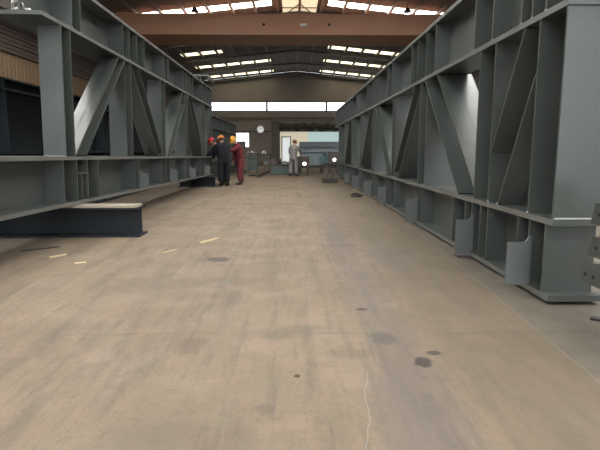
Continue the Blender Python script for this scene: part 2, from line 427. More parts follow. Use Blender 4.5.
# ------------------------------------------------------------------ overhead crane
cr = thing('overhead_crane', 'rust-orange double girder crane spanning the hall under the roof', 'crane', (XC,28,7.25))
xe = HW-.8
for i, (ya, yb) in enumerate(((0,.55),(2.25,2.8))):
    g = MB(); e = xe+.1
    g.prism([(-e,.12),(e,.12),(e,.55),(9.6,1.14),(-9.6,1.14),(-e,.55)], 1, ya, yb)
    g.box((-9.6,ya-.03,1.14),(9.6,yb+.03,1.165)); g.box((-e,ya-.03,.10),(e,yb+.03,.12))
    g = g.build('bridge_girder', M['crane'], cr)
    if i == 0:
        for px in (-1.95, 1.55):
            h = MB(); h.lathe([(.07,-.05),(.07,0)], (px,-.0,.62), 14, axis='Y'); h.build('access_hole', M['crane_dark'], g)
        pl = MB(); pl.rbox((-.02,-.06,.55),(.34,-.0,.68),.02); pl.build('name_plate', M['white'], g)
m = MB(); m.box((-xe,.52,.10),(xe,2.28,.13)); m.build('walkway', M['crane'], cr)
for sgn in (-1, 1):
    e = MB(); e.rbox((sgn*xe-.2,-.5,.12),(sgn*xe+.2,3.3,.62),.02); e = e.build('end_carriage', M['crane'], cr)
    for yy in (-.15, 2.95):
        wv = MB(); wv.lathe([(.05,-.07),(.18,-.07),(.18,.07),(.05,.07)], (sgn*xe,yy,.185), 18, axis='X'); wv.build('wheel', M['dark_m'], e)

# ------------------------------------------------------------------ trusses
def build_truss(root, sgn, W, top_stiff, bot_stiff, posts, diags, lugs, z_bc, z_uc, z_top, s_bot, s_top, pdepth, mat, t=.022):
    """local axes: x across (sgn*depth), y along, z up; posts = (near, far) plates; diags = two flange lines"""
    def X(d): return sgn*d
    def bx(mb, d0, d1, s0, s1, z0, z1):
        a, b = sorted((X(d0), X(d1))); mb.box((a,s0,z0),(b,s1,z1))
    ft = .05
    def chord(name, s0, s1, z0, z1, stiff):
        m = MB(); bx(m, W/2-.012, W/2+.012, max(s0+.03, stiff[0]+t*.5 if stiff[0]-s0 < .3 else s0+.03), s1-.03, z0+ft, z1-ft); ch = m.build(name, mat, root)
        for za, zb in ((z0, z0+ft), (z1-ft, z1)):
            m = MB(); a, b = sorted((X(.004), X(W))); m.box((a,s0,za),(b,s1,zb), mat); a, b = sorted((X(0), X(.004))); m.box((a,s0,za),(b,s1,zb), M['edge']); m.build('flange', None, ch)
        for s in stiff:
            m = MB(); bx(m, .012, W-.012, s, s+t, z0+ft, z1-ft); m.build('stiffener', mat, ch)
        return ch
    bc = chord('bottom_chord', s_bot[0], s_bot[1], 0, z_bc, bot_stiff)
    uc = chord('top_chord', s_top[0], s_top[1], z_uc, z_top, top_stiff)
    for (a, b) in posts:
        m = MB(); bx(m, .008, pdepth, a, a+t, z_bc, z_uc); bx(m, .008, pdepth, b-t, b, z_bc, z_uc)
        bx(m, pdepth/2-.01, pdepth/2+.01, a+t, b-t, z_bc, z_uc); m.build('vertical_post', mat, root)
    for (u0, u1, l0, l1) in diags:
        # u: upper flange line, l: lower flange line, each (s,z)->(s,z)
        m = MB()
        def plate(p, q, off):
            (s0,za),(s1,zb) = p, q
            L_ = math.hypot(s1-s0, zb-za); nx, nz = -(zb-za)/L_*t*off, (s1-s0)/L_*t*off
            if nz*off < 0: nx, nz = -nx, -nz
            a, b = sorted((X(.006), X(pdepth-.004)))
            m.prism([(s0,za),(s1,zb),(s1+nx,zb+nz),(s0+nx,za+nz)], 0, a, b)
        plate(u0, u1, -1); plate(l0, l1, 1)
        a, b = sorted((X(pdepth/2-.01), X(pdepth/2+.01)))
        m.prism([u0, u1, l1, l0], 0, a, b)
        m.build('diagonal_brace', mat, root)
    for (s, pr, z0, z1) in lugs:
        m = MB(); r = .05; pts = [(-pr,z0),(.03,z0),(.03,z1+r)]
        pts += [(-r+r*math.cos(q*math.pi/8), z1+r-r*math.sin(q*math.pi/8)) for q in range(0, 5)]
        pts += [(-pr, z1)]
        pts = [(X(p[0]), p[1]) for p in pts]
        m.prism([(p[0], p[1]) for p in pts], 1, s-.012, s+.012); m.build('lug_plate', M['lug'], root)
    return bc, uc

# right-hand truss
XR = 2.06
rt = thing('steel_truss', 'long grey-green primed steel truss standing along the right side with its near end closest', 'truss', (XR,0,.03))
zb, zu, zt = .672, 2.295, 3.07
bc, uc = build_truss(rt, 1, .44,
    [3.95,4.27,4.51,4.72,5.39,5.92,7.53,8.05,8.6,9.03,10.72,11.24,12.6,13.0,13.4,14.3,16.3,16.7,18.5,19.3,20.3,21.4,22.6,22.95,24.0,24.75],
    [4.02,4.3,4.52,5.25,5.46,5.72,5.95,6.4,8.05,8.24,8.4,10.2,10.9,11.15,12.9,13.22,15.5,15.85,18.0,18.42,20.2,20.5,21.6,22.6,23.15],
    [(3.92,4.36),(5.26,5.70),(7.89,8.32),(10.25,10.55),(12.84,13.25),(15.2,15.55),(17.6,17.95),(20.1,20.4),(22.6,22.95)],
    [((4.63,zu),(5.26,1.21),(4.36,1.85),(5.0,zb)),
     ((7.36,zu),(5.70,.81),(8.06,zu),(6.24,zb)),
     ((8.70,zu),(10.25,.80),(8.32,2.12),(9.86,zb)),
     ((12.35,zu),(10.55,.80),(12.80,zu),(11.0,zb)),
     ((13.65,zu),(15.2,.80),(13.25,2.1),(14.8,zb)),
     ((17.1,zu),(15.55,.80),(17.5,zu),(16.0,zb)),
     ((18.35,zu),(20.1,.80),(17.95,2.1),(19.7,zb)),
     ((22.1,zu),(20.4,.80),(22.5,zu),(20.85,zb))],
    [(4.29,.18,.04,.42),(5.71,.17,.015,.42),(8.3,.17,.02,.41),(11.14,.16,.02,.40),(13.21,.19,.02,.41),(15.84,.18,.02,.41),(18.4,.18,.03,.40)],
    zb, zu, zt, (3.9,23.2), (3.9,24.8), .50, M['primer'])
# weld beads along the near flange end and at plate feet
m = MB(); m.tube([(.02,3.915,zb+.006),(.36,3.915,zb+.004)], .008, 8); m.build('weld_bead', M['weld'], rt)
for s in (4.355,5.02,5.27,5.70,6.25,7.9,8.32,10.26,10.55):
    m = MB(); m.ball((.012,s,zb+.008),(.012,.02,.01),seg=8); m.build('weld_bead', M['weld'], rt)
for s in (4.27,4.51,4.72,5.39,5.92,7.53,8.05,8.6,9.03):
    m = MB(); m.ball((.014,s+.01,zu+.058),(.012,.016,.009),seg=8); m.build('weld_bead', M['weld'], rt)

# left-hand truss, sloping slightly down towards its far end on blocks
dv = Vector((.01384,.99984,-.01176)).normalized(); sv = Vector((dv.y,-dv.x,0)).normalized(); uv = sv.cross(dv)
LM = Matrix((sv, dv, uv)).transposed()
LO = Vector((-3.133,7.19,.4687))
lt = thing('steel_truss', 'long grey-green primed steel truss on blocks along the left side, beside the standing workers', 'truss', LO, (LM @ Matrix.Rotation(R(1.0),3,'Y')).to_euler())
zb2, zu2, zt2 = .69, 2.43, 3.1
bc2, uc2 = build_truss(lt, -1, .6,
    [.18,.46,2.24,2.58,3.04,3.49,5.01,5.41,6.98,7.35,7.73,8.21,9.7,10.22,10.84,11.38],
    [-.28,.13,.50,.92,2.70,2.87,3.03,4.65,5.01,5.43,5.88,7.2,7.66,9.31,10.0,10.75,11.35],
    [(-.18,.11),(2.28,2.64),(4.67,5.02),(7.07,7.41),(9.5,10.0),(11.1,11.42)],
    [((1.97,zu2),(.11,.72),(2.28,2.38),(.47,zb2)),
     ((3.1,zu2),(4.67,.80),(2.64,2.36),(4.36,zb2)),
     ((6.83,zu2),(5.08,zb2),(7.07,2.1),(5.52,zb2)),
     ((8.0,zu2),(9.5,.9),(7.43,2.38),(9.45,zb2)),
     ((10.9,zu2),(10.0,.9),(11.1,2.2),(10.2,zb2))],
    [(3.03,.15,.07,.36),(5.43,.15,.06,.36),(7.66,.16,.06,.36),(10.0,.17,.06,.36)],
    zb2, zu2, zt2, (-2.4,11.45), (-.68,11.45), .32, M['primer'])
m = MB(); m.box((-.29,.152,.43),(-.015,.50,.452)); m.box((-.29,.31,.05),(-.02,.33,.43)); m.build('stiffener', M['primer'], bc2)
for s in (.19,.47,2.25,2.59):
    m = MB(); m.ball((-.014,s,zu2+.058),(.012,.018,.009),seg=8); m.build('weld_bead', M['weld'], lt)
m = MB(); m.tube([(-.31,-.192,zb2+.006),(-.01,-.192,zb2+.003)], .006, 8); m.build('weld_bead', M['weld'], lt)
# small channel bracket on the top chord at the far end
m = MB(); m.box((-.42,10.0,zt2),(-.40,10.7,zt2+.22)); m.box((-.14,10.0,zt2),(-.12,10.7,zt2+.22)); m.box((-.45,9.9,zt2+.22),(.16,10.8,zt2+.26)); m.box((.14,9.9,zt2+.12),(.16,10.8,zt2+.22))
m.build('top_bracket', M['primer'], lt)

# far girder standing beyond the left truss, and the dark one behind it
def plate_girder(root, L_, W, zs, stiff, mat, t=.03):
    g = MB(); g.box((-.012,.02,zs[0]+t),(.012,L_-.02,zs[-1]-t)); g = g.build('web', mat, root)
    for i, z in enumerate(zs):
        a = z if i == 0 else z-t if i == len(zs)-1 else z-t/2
        for k in ((-W/2, -.012), (.012, W/2)) if 0 < i < len(zs)-1 else ((-W/2, W/2),):
            m = MB(); m.box((k[0],0,a),(k[1],L_,a+t)); m.build('flange', mat, root)
    for s in stiff:
        m = MB()
        for za, zb_ in zip(zs[:-1], zs[1:]): m.box((.012,s,za+t),(W/2-.01,s+.02,zb_-t)); m.box((-W/2+.01,s,za+t),(-.012,s+.02,zb_-t))
        m.build('stiffener', mat, root)
fg = thing('plate_girder', 'grey steel plate girder standing beyond the left truss, behind the workers', 'girder', (-3.65,20.6,0))
plate_girder(fg, 11, .4, [0,.75,2.2,2.75], [.3,1.2,2.4,3.6,4.8,6.2,7.6,9,10.4], M['primer'])
dg = thing('plate_girder', 'dark almost black plate girder standing behind the left truss, below the brown siding', 'girder', (-4.85,4.2,0))
plate_girder(dg, 15.5, .5, [0,1.2,2.22,2.40], [.6,2.2,4.1,6.1,8.2,10.6,13,15], M['primer_dark'])

# ------------------------------------------------------------------ support blocks
def ibeam_block(label, x0, x1, y0, dep, h, mat):
    t = thing('support_block', label, 'support block', ((x0+x1)/2, y0+dep/2, 0), group='dark I-beam blocks under the left truss')
    l = (x1-x0)/2
    m = MB(); m.box((-l,-.012,.025),(l,.012,h-.025)); m.build('web', mat, t)
    m = MB(); m.rbox((-l,-dep/2,h-.03),(l,dep/2,h),.004); m.build('flange', mat, t)
    m = MB(); m.rbox((-l-.02,-dep/2-.02,0),(l+.02,dep/2+.02,.03),.004); m.build('flange', mat, t)
    return t
ibeam_block('large black-blue I-beam lying under the near left truss as a support block', -4.5, -2.24, 7.19, .36, .425, M['block'])
ibeam_block('smaller dark I-beam block under the far end of the left truss by the workers', -3.9, -2.68, 17.12, .36, .347, M['block'])
p = MB(); pts = []
n = 12
for i in range(n+1): pts.append((-4.3+(2.03)*i/n, random.uniform(-.012,.012)))
v = [(a, 7.20+b, z) for z in (.4255,.4585) for a, b in pts] + [(a, 7.5+b, z) for z in (.4255,.4585) for a, b in pts]
q = n+1; fcs = []
for i in range(n): fcs += [(i,i+1,q+i+1,q+i),(2*q+i,3*q+i,3*q+i+1,2*q+i+1),(q+i,q+i+1,3*q+i+1,3*q+i),(i,2*q+i,2*q+i+1,i+1)]
fcs += [(0,q,3*q,2*q),(n,2*q+n,3*q+n,q+n)]
p.poly(v, fcs); tag(p.build('wooden_plank', M['wood']), 'pale weathered plank lying on top of the near I-beam block', 'plank')
for y, lab in ((5.72,'small flat steel packing plate under the right truss, below its second lug from the camera'), (18.6,'small flat steel packing plate under the far end of the right truss')):
    m = MB(); m.rbox((1.93,y,0),(2.45,y+.16,.028),.004); tag(m.build('packing_plate', M['rust_m']), lab, 'packing plate')

# drilled bracket frame at the right edge, beside the near end of the truss
bf = thing('bracket_frame', 'grey upright frame with three bolt-holed steel channels beside the near end of the right truss', 'bracket frame', (2.42,3.2,0))
m = MB(); m.box((-.01,-.12,.02),(.01,.12,1.0)); m.box((-.1,-.14,.02),(.1,-.12,1.0)); m.box((-.1,.12,.02),(.1,.14,1.0)); m.build('post', M['primer'], bf)
m = MB(); m.rbox((-.2,-.22,0),(.25,.22,.02),.004); m.build('base_plate', M['primer'], bf)
for (z0, z1, x0, ye, cut) in ((.262,.395,-.22,.50,.0), (.455,.61,-.165,.48,-.05), (.70,.86,-.165,.48,-.04)):
    m = MB()
    m.prism([(-.55,z0),(ye+cut*-1,z0),(ye,z1),(-.55,z1)], 0, x0, x0+.014)
    m.box((x0+.014,-.55,z1-.012),(-.1,ye-.01,z1)); m.box((x0+.014,-.55,z0),(-.1,ye-.01,z0+.012))
    a = m.build('channel_arm', M['primer'], bf)
    for k in range(4):
        hm = MB(); hm.lathe([(.016,x0-.002),(.016,x0+.016)], (0, ye-.055-.10*k, (z0+z1)/2), 14, axis='X')
        hm.build('bolt_hole', M['black'], a)

# ------------------------------------------------------------------ people
def skin_mesh(verts, edges, radii, root=0, sub=2):
    me = bpy.data.meshes.new('tmp'); me.from_pydata([tuple(v) for v in verts], edges, [])
    o = link(bpy.data.objects.new('tmp', me)); o.modifiers.new('s','SKIN').use_smooth_shade = True
    for i, d in enumerate(me.skin_vertices[0].data):
        r = radii[i]; d.radius = (r, r) if not isinstance(r, tuple) else r
        d.use_root = (i == root)
    u = o.modifiers.new('u','SUBSURF'); u.levels = sub; u.render_levels = sub
    dg_ = bpy.context.evaluated_depsgraph_get(); out = bpy.data.meshes.new_from_object(o.evaluated_get(dg_))
    bpy.data.objects.remove(o); bpy.data.meshes.remove(me)
    b = bmesh.new(); b.from_mesh(out); bpy.data.meshes.remove(out); return b

def person(label, loc, rotz, cloth, hat, lean=.15, side=0., head=(0,.3), arms=((.2,.15,.3),(.2,.15,.3)), stance=.11, hatkind='helmet', step=0., group=None):
    t = thing('person', label, 'person', loc, (0,0,rotz), group)
    H0 = Vector((0,0,.93))
    TR = Matrix.Rotation(-lean,4,'X') @ Matrix.Rotation(side,4,'Y')
    def T_(v): return H0 + (TR @ Vector(v))
    spine, chest, neck = T_((0,.0,.2)), T_((0,-.01,.40)), T_((0,.0,.55))
    hd = TR @ (Matrix.Rotation(-head[1],4,'X') @ Vector((0,.02,.16)))
    hc = neck + hd
    HR = TR.to_3x3().to_4x4() @ Matrix.Rotation(head[0],4,'Z') @ Matrix.Rotation(-head[1],4,'X')
    V = [H0, spine, chest, neck, neck + hd*.5]; E = [(0,1),(1,2),(2,3),(3,4)]
    rb = [.13,.125,.14,.058,.055]; rc = [(.165,.135),(.16,.13),(.18,.135),.075,None]
    CV, CE, CR = [H0, spine, chest, T_((0,0,.52))], [(0,1),(1,2),(2,3)], [.185,.175,.155,.09]
    wrists = []; CHAINS = []
    for s, (fl, ab, el) in ((-1, arms[0]), (1, arms[1])):
        sh = T_((s*.185,0,.46)); q0 = Matrix.Rotation(-lean,4,'X') if abs(lean) < 9 else TR
        U = q0 @ Matrix.Rotation(fl+lean,4,'X') @ Matrix.Rotation(-s*ab,4,'Y')
        elb = sh + U @ Vector((0,0,-.29))
        U2 = q0 @ Matrix.Rotation(fl+lean+el,4,'X') @ Matrix.Rotation(-s*ab*.4,4,'Y')
        wr = elb + U2 @ Vector((0,0,-.25))
        i = len(V); V += [sh, elb, wr]; E += [(2,i),(i,i+1),(i+1,i+2)]; rb += [.045,.040,.029]
        ci = T_((s*.09,0,.44)); CHAINS.append(([ci, sh, elb, elb.lerp(wr,.93)], [.095,.100,.076,.06]))
        wrists.append((s, wr, U2))
    feet = []
    for s in (-1, 1):
        hip = H0 + Vector((s*.095,0,-.06)); kn = Vector((s*(stance+.0),.03+s*step*.5,.49)); an = Vector((s*(stance+.01),-.02+s*step,.09))
        i = len(V); V += [hip, kn, an]; E += [(0,i),(i,i+1),(i+1,i+2)]; rb += [.085,.055,.04]
        CHAINS.append(([H0+Vector((s*.06,0,.04)), hip, kn, an+Vector((0,0,.02))], [.125,.130,.105,.092]))
        feet.append(an)
    body = MB(); body.merge(skin_mesh(V, E, rb), M['skin'], True)
    # head with face
    def P(v): return hc + (HR @ Vector(v))
    body.ball(hc, (.076,.094,.118), M['skin'], HR, 20)
    body.ball(P((0,.025,-.055)), (.056,.066,.065), M['skin'], HR, 14)         # jaw
    body.ball(P((0,.098,-.018)), (.014,.022,.026), M['skin'], HR, 10)         # nose
    body.ball(P((0,.086,-.062)), (.025,.010,.009), M['lip'], HR, 10)
    for s in (-1, 1):
        body.ball(P((s*.078,-.005,-.012)), (.012,.022,.034), M['skin'], HR, 10)
        body.ball(P((s*.031,.083,.012)), (.013,.008,.009), M['skin_dark'], HR, 8)
        body.ball(P((s*.031,.084,.032)), (.020,.008,.005), M['skin_dark'], HR, 8)
    # hands: palm, four fingers, thumb
    for s, wr, U2 in wrists:
        def Q(v): return wr + (U2 @ Vector(v))
        hv = [Q((0,0,.02)), Q((0,.004,-.045)), Q((0,.006,-.085))]; 
        body.merge(skin_mesh(hv, [(0,1),(1,2)], [(.026,.022),(.036,.019),(.038,.017)], 0, 2), M['skin'], True)
        for k, (o_, ln) in enumerate(((-.028,.068),(-.009,.078),(.010,.072),(.028,.056))):
            fv = [Q((.0,o_,-.075)), Q((-s*.006,o_*1.05,-.085-ln*.4)), Q((-s*.022,o_*1.05,-.085-ln*.75)), Q((-s*.04,o_*1.02,-.085-ln*.92))]
            body.merge(skin_mesh(fv, [(0,1),(1,2),(2,3)], [.010,.0095,.0085,.007], 0, 1), M['skin'], True)
        tv = [Q((-s*.004,.022,-.03)), Q((-s*.014,.050,-.062)), Q((-s*.026,.058,-.095))]
        body.merge(skin_mesh(tv, [(0,1),(1,2)], [.013,.011,.009], 0, 1), M['skin'], True)
    body.build('body', None, t)
    cm = MB(); rings = []; nr = 24
    for z, rx, ry in ((-.17,.165,.125),(-.08,.188,.148),(.02,.190,.155),(.10,.186,.150),(.20,.195,.152),(.32,.212,.155),(.41,.215,.148),(.47,.190,.130),(.51,.140,.105),(.56,.085,.085)):
        for k in range(nr):
            a = 2*math.pi*k/nr; q = Vector((rx*math.cos(a), ry*math.sin(a), z))
            rings.append(T_(q) if z > .05 else H0+q if z <= 0 else (T_(q)+H0+q)/2)
    nl = len(rings)//nr
    cm.poly(rings, [(i*nr+k, i*nr+(k+1)%nr, (i+1)*nr+(k+1)%nr, (i+1)*nr+k) for i in range(nl-1) for k in range(nr)] + [tuple(range(nr-1,-1,-1))], cloth, True)
    for cv, crr in CHAINS: cm.merge(skin_mesh(cv, [(0,1),(1,2),(2,3)], crr), cloth, True)
    cl = cm.build('work_clothes', cloth, t)
    col = MB(); c0 = T_((0,0,.50)); c1 = T_((0,.005,.565))
    col.tube([c0, c1], [.105,.085], 16); col.build('collar', cloth, t)
    hr = MB(); hr.ball(P((0,-.016,.018)), (.082,.092,.108), M['hair'], HR, 16); hr.build('hair', M['hair'], t)
    hm = MB(); 
    if hatkind == 'helmet':
        prof = [(.001,.175),(.05,.168),(.09,.140),(.113,.095),(.121,.045),(.124,.03),(.116,.03)]
        hm.lathe([(r, z) for r, z in reversed(prof)], (0,0,0), 24)
        hm.tube([(0,-.118,.05),(0,-.106,.10),(0,-.082,.146),(0,-.045,.170),(0,0,.176),(0,.045,.170),(0,.082,.146),(0,.106,.10),(0,.118,.05)], .011, 8)
        hm.poly([(-.1,.06,.036),(-.06,.155,.026),(.06,.155,.026),(.1,.06,.036),(-.1,.06,.044),(-.06,.155,.034),(.06,.155,.034),(.1,.06,.044)],
                [(0,1,2,3),(7,6,5,4),(0,4,5,1),(1,5,6,2),(2,6,7,3),(3,7,4,0)])
    else:
        prof = [(.001,.150),(.05,.145),(.085,.12),(.098,.07),(.1,.02),(.094,.02)]
        hm.lathe([(r, z) for r, z in reversed(prof)], (0,0,0), 24)
        hm.poly([(-.08,.05,.03),(-.05,.16,.01),(.05,.16,.01),(.08,.05,.03),(-.08,.05,.036),(-.05,.16,.018),(.05,.16,.018),(.08,.05,.036)],
                [(0,1,2,3),(7,6,5,4),(0,4,5,1),(1,5,6,2),(2,6,7,3),(3,7,4,0)])
    hm.xf(Matrix.Translation(P((0,0,.0))) @ HR.to_3x3().to_4x4() @ Matrix.Diagonal((.96,1.08,1,1)))
    hm.build('hard_hat' if hatkind == 'helmet' else 'cap', hat, t)
    for an in feet:
        b = MB(); b.merge(skin_mesh([an+Vector((0,-.03,.05)), an+Vector((0,-.03,-.035)), an+Vector((0,.08,-.045)), an+Vector((0,.17,-.055))],
                 [(0,1),(1,2),(2,3)], [.056,.053,.047,.036], 1, 2), None, True)
        lo = min(v.co.z for v in b.bm.verts)
        for v in b.bm.verts: v.co.z = max(0.0, v.co.z)
        b.build('boot', M['boot'], t)
    return t

grp = 'workers standing by the left truss'
person('person in dark clothes and red hard hat leaning over to the truss, leftmost worker', (-2.49,18.0,0), R(84), M['navy'], M['hat_red'],
       lean=.46, head=(.1,.3), arms=((.75,.2,.5),(1.0,.25,.3)), stance=.12, group=grp)
person('person in navy overalls and orange hard hat seen from behind between two workers', (-2.40,17.5,0), R(28), M['navy'], M['hat_orange'],
       lean=.2, head=(.2,.35), arms=((.35,.22,.5),(.5,.2,.9)), stance=.13, step=.04, group=grp)
person('person in maroon overalls and yellow hard hat with bowed head, beside the person in navy', (-1.92,18.35,0), R(122), M['maroon'], M['hat_yellow'],
       lean=.22, head=(.35,.5), arms=((1.15,.15,.4),(.05,.15,.15)), stance=.12, step=-.11, group=grp)
person('person in grey work clothes and tan cap seen from behind at the far machine', (0.02,24.1,0), R(-22), M['greycloth'], M['hat_tan'],
       lean=.14, head=(-.25,.25), arms=((.3,.2,.7),(.75,.25,.5)), stance=.14, hatkind='cap')

# ------------------------------------------------------------------ far end of the hall
ck = thing('wall_clock', 'round white wall clock high on the far wall', 'clock', (-3.5,54.9,3.45))
m = MB(); m.lathe([(.36,0),(.41,-.05),(.41,-.10),(.37,-.10),(.36,-.06)], (0,0,0), 28, axis='Y'); m.build('rim', M['white'], ck)
m = MB(); m.lathe([(.365,-.05),(.365,-.06)], (0,0,0), 28, axis='Y'); m.build('face', M['clock'], ck)
m = MB(); m.bar((0,-.07,0),(.11,-.07,.12),.02,.05); m.bar((0,-.075,0),(-.08,-.075,.2),.02,.035); m.build('hands', M['dark_m'], ck)
# rolled tarpaulin above the far door
m = MB(); ns = 40; ring = 12; v = []; fcs = []
for i in range(ns+1):
    x = -1.45+6.9*i/ns; sag = .10*math.sin(i*.9)+.07*math.sin(i*2.3)
    for k in range(ring):
        a = 2*math.pi*k/ring; r = .42+.05*math.sin(3*a+i*.7)
        v.append((x, 54.4+r*.8*math.cos(a), 3.72+sag*.5+r*math.sin(a)*(1+.15*math.sin(i*1.3))))
for i in range(ns):
    for k in range(ring): fcs.append((i*ring+k, i*ring+(k+1)%ring, (i+1)*ring+(k+1)%ring, (i+1)*ring+k))
fcs += [tuple(range(ring)), tuple(range(ns*ring, (ns+1)*ring))]
m.poly(v, fcs, None, True); tag(m.build('rolled_tarpaulin', solid('dark_tarpaulin', (.085,.08,.075), .8, 0, .3, 4)), 'dark wavy rolled tarpaulin hung above the bright far door', 'tarpaulin')

# green workbench with a vise
wb = thing('workbench', 'dark green workbench with a vise behind the person in maroon', 'workbench', (-2.35,27.2,0))
m = MB(); m.rbox((-.45,-.4,.82),(.45,.4,.9),.01); m.build('bench_top', M['green_m'], wb)
m = MB(); m.rbox((-.05,-.34,.2),(.38,.34,.80),.01); m.build('drawer_cabinet', M['green_m'], wb)
for x in (-.4,.4):
    for y in (-.35,.35):
        m = MB(); m.box((x-.035,y-.035,0),(x+.035,y+.035,.82)); m.build('leg', M['green_m'], wb)
vs = thing('bench_vise', 'grey bench vise standing on the green workbench', 'vise', (-2.28,27.0,.9))
m = MB(); m.rbox((-.12,-.1,0),(.12,.1,.06),.01); m.rbox((-.06,-.08,.06),(.06,.08,.2),.015); m.build('base', M['dark_m'], vs)
m = MB(); m.rbox((-.17,-.09,.18),(-.03,.09,.29),.01); m.build('jaw', M['metal'], vs)
m = MB(); m.rbox((.03,-.09,.18),(.17,.09,.29),.01); m.build('jaw', M['metal'], vs)
m = MB(); m.tube([(.17,0,.2),(.33,0,.2)], .018); m.tube([(.32,-.13,.2),(.32,.13,.2)], .012); m.build('screw_handle', M['metal'], vs)
# drill press behind the bench
dp = thing('drill_press', 'dark green pedestal drill behind the workbench, under the bright far window', 'drill', (-3.05,30,0))
m = MB(); m.rbox((-.3,-.35,0),(.3,.35,.08),.01); m.build('base', M['green_m'], dp)
m = MB(); m.tube([(0,.15,.08),(0,.15,1.75)], .07, 14); m.build('column', M['metal'], dp)
m = MB(); m.rbox((-.22,-.42,1.35),(.22,.3,1.75),.04); m.build('head', M['green_m'], dp)
m = MB(); m.rbox((-.24,-.4,.8),(.24,.12,.86),.01); m.build('work_table', M['dark_m'], dp)
m = MB(); m.tube([(0,-.25,1.35),(0,-.25,1.12)], [.04,.02], 10); m.build('spindle', M['metal'], dp)
# tube rack
rk = thing('metal_rack', 'open dark tube frame rack on the floor to the right of the workbench', 'rack', (-1.75,30.5,0))
for x in (-.4,.4):
    for y in (-.3,.3):
        m = MB(); m.box((x-.025,y-.025,0),(x+.025,y+.025,1.05)); m.build('leg', M['dark_m'], rk)
for z in (.35,.98):
    m = MB(); 
    for y in (-.3,.3): m.bar((-.4,y,z),(.4,y,z),.04,.04)
    for x in (-.4,-.13,.13,.4): m.bar((x,-.3,z),(x,.3,z),.04,.04)
    m.build('shelf', M['dark_m'], rk)
for k, (x, z, c) in enumerate(((-.2,.375,'rust_m'),(.15,.375,'bluegrey'),(0,1.005,'metal'))):
    m = MB(); m.rbox((-1.75+x-.13,30.35,z),(-1.75+x+.13,30.65,z+.2),.02)
    tag(m.build('parts_box', M[c]), ('brown parts box on the lower shelf of the tube rack','blue-grey parts box on the lower shelf of the tube rack','bare metal parts box on top of the tube rack')[k], 'box')
# long angle bar on the floor
m = MB(); m.bar((-1.63,22.7,.06),(-1.2,31,.06),.014,.12); m.bar((-1.57,22.7,.008),(-1.14,31,.008),.12,.014)
tag(m.build('angle_bar', M['rust_m']), 'long brown steel angle bar lying on the floor between workbench and low bench', 'steel bar')
m = MB(); m.bar((-2.1,24.2,.03),(-1.75,25.0,.03),.06,.05); m.bar((-1.95,24.55,.03),(-1.8,24.35,.03),.05,.05)
tag(m.build('steel_offcut', M['dark_m']), 'short dark forked steel offcut on the floor by the workbench', 'offcut')
# low green steel bench
lb = thing('low_bench', 'low dark green steel bench left of the person in grey', 'bench', (-.62,25.6,0))
m = MB(); m.rbox((-.5,-.4,.47),(.75,.4,.55),.01); m.build('bench_top', M['dark_m'], lb)
m = MB(); m.box((-.48,-.36,.02),(.72,-.34,.47)); m.box((-.48,.34,.02),(.72,.36,.47)); m.box((-.48,-.34,.02),(-.46,.34,.47)); m.box((.7,-.34,.02),(.72,.34,.47)); m.build('side_panel', M['green_m'], lb)
for x in (-.45,.7):
    m = MB(); m.box((x-.03,-.38,0),(x+.03,.38,.05)); m.build('foot', M['dark_m'], lb)
for k, (x, y, w_, h, c, lab) in enumerate(((-1.0,25.5,.22,.24,'rust_m','rust brown toolbox on the low green bench'),(-.68,25.7,.16,.34,'dark_m','dark upright canister on the low green bench'),(-.42,25.5,.14,.16,'bluegrey','small blue-grey box on the low green bench'))):
    m = MB()
    if k == 1: m.lathe([(.08,0),(.08,.24),(.03,.30),(.03,.34)], (x,y,.55), 14)
    else: m.rbox((x-w_/2,y-.12,.55),(x+w_/2,y+.12,.55+h),.015)
    tag(m.build(('toolbox','canister','parts_box')[k], M[c]), lab, ('toolbox','canister','box')[k])
# brown stand with lamp, in front of the pale girder
def lamp_box(label, x0, x1, y, z0, z1, lx, lz):
    t = thing('machine_cabinet', label, 'machine cabinet', ((x0+x1)/2,y,0)); l = (x1-x0)/2
    m = MB(); m.rbox((-l,-.25,z0),(l,.25,z1),.015); m.build('body', M['rust_m'], t)
    m = MB(); m.box((-l+.03,-.22,0),(-l+.1,.22,z0)); m.box((l-.1,-.22,0),(l-.03,.22,z0)); m.build('leg_frame', M['dark_m'], t)
    m = MB(); cx = lx-(x0+x1)/2
    m.lathe([(.03,-.25),(.10,-.30),(.10,-.33)], (cx,0,lz), 16, axis='Y'); a = m.build('work_lamp', M['dark_m'], t)
    m = MB(); m.lathe([(.085,-.331),(.085,-.336)], (cx,0,lz), 16, axis='Y'); m.build('bulb', M['lampw'], a)
    m = MB(); m.box((-l+.04,-.256,z0+.06),(l-.04,-.25,z1-.06)); m.build('door', M['rust_m'], t)
lamp_box('brown machine cabinet with a lit lamp in front of the person in grey', .22, .80, 25.0, .42, .93, .56, .58)
lamp_box('brown machine cabinet with a lit lamp in front of the right truss end', 1.92, 2.42, 27.1, .55, 1.12, 2.2, .74)
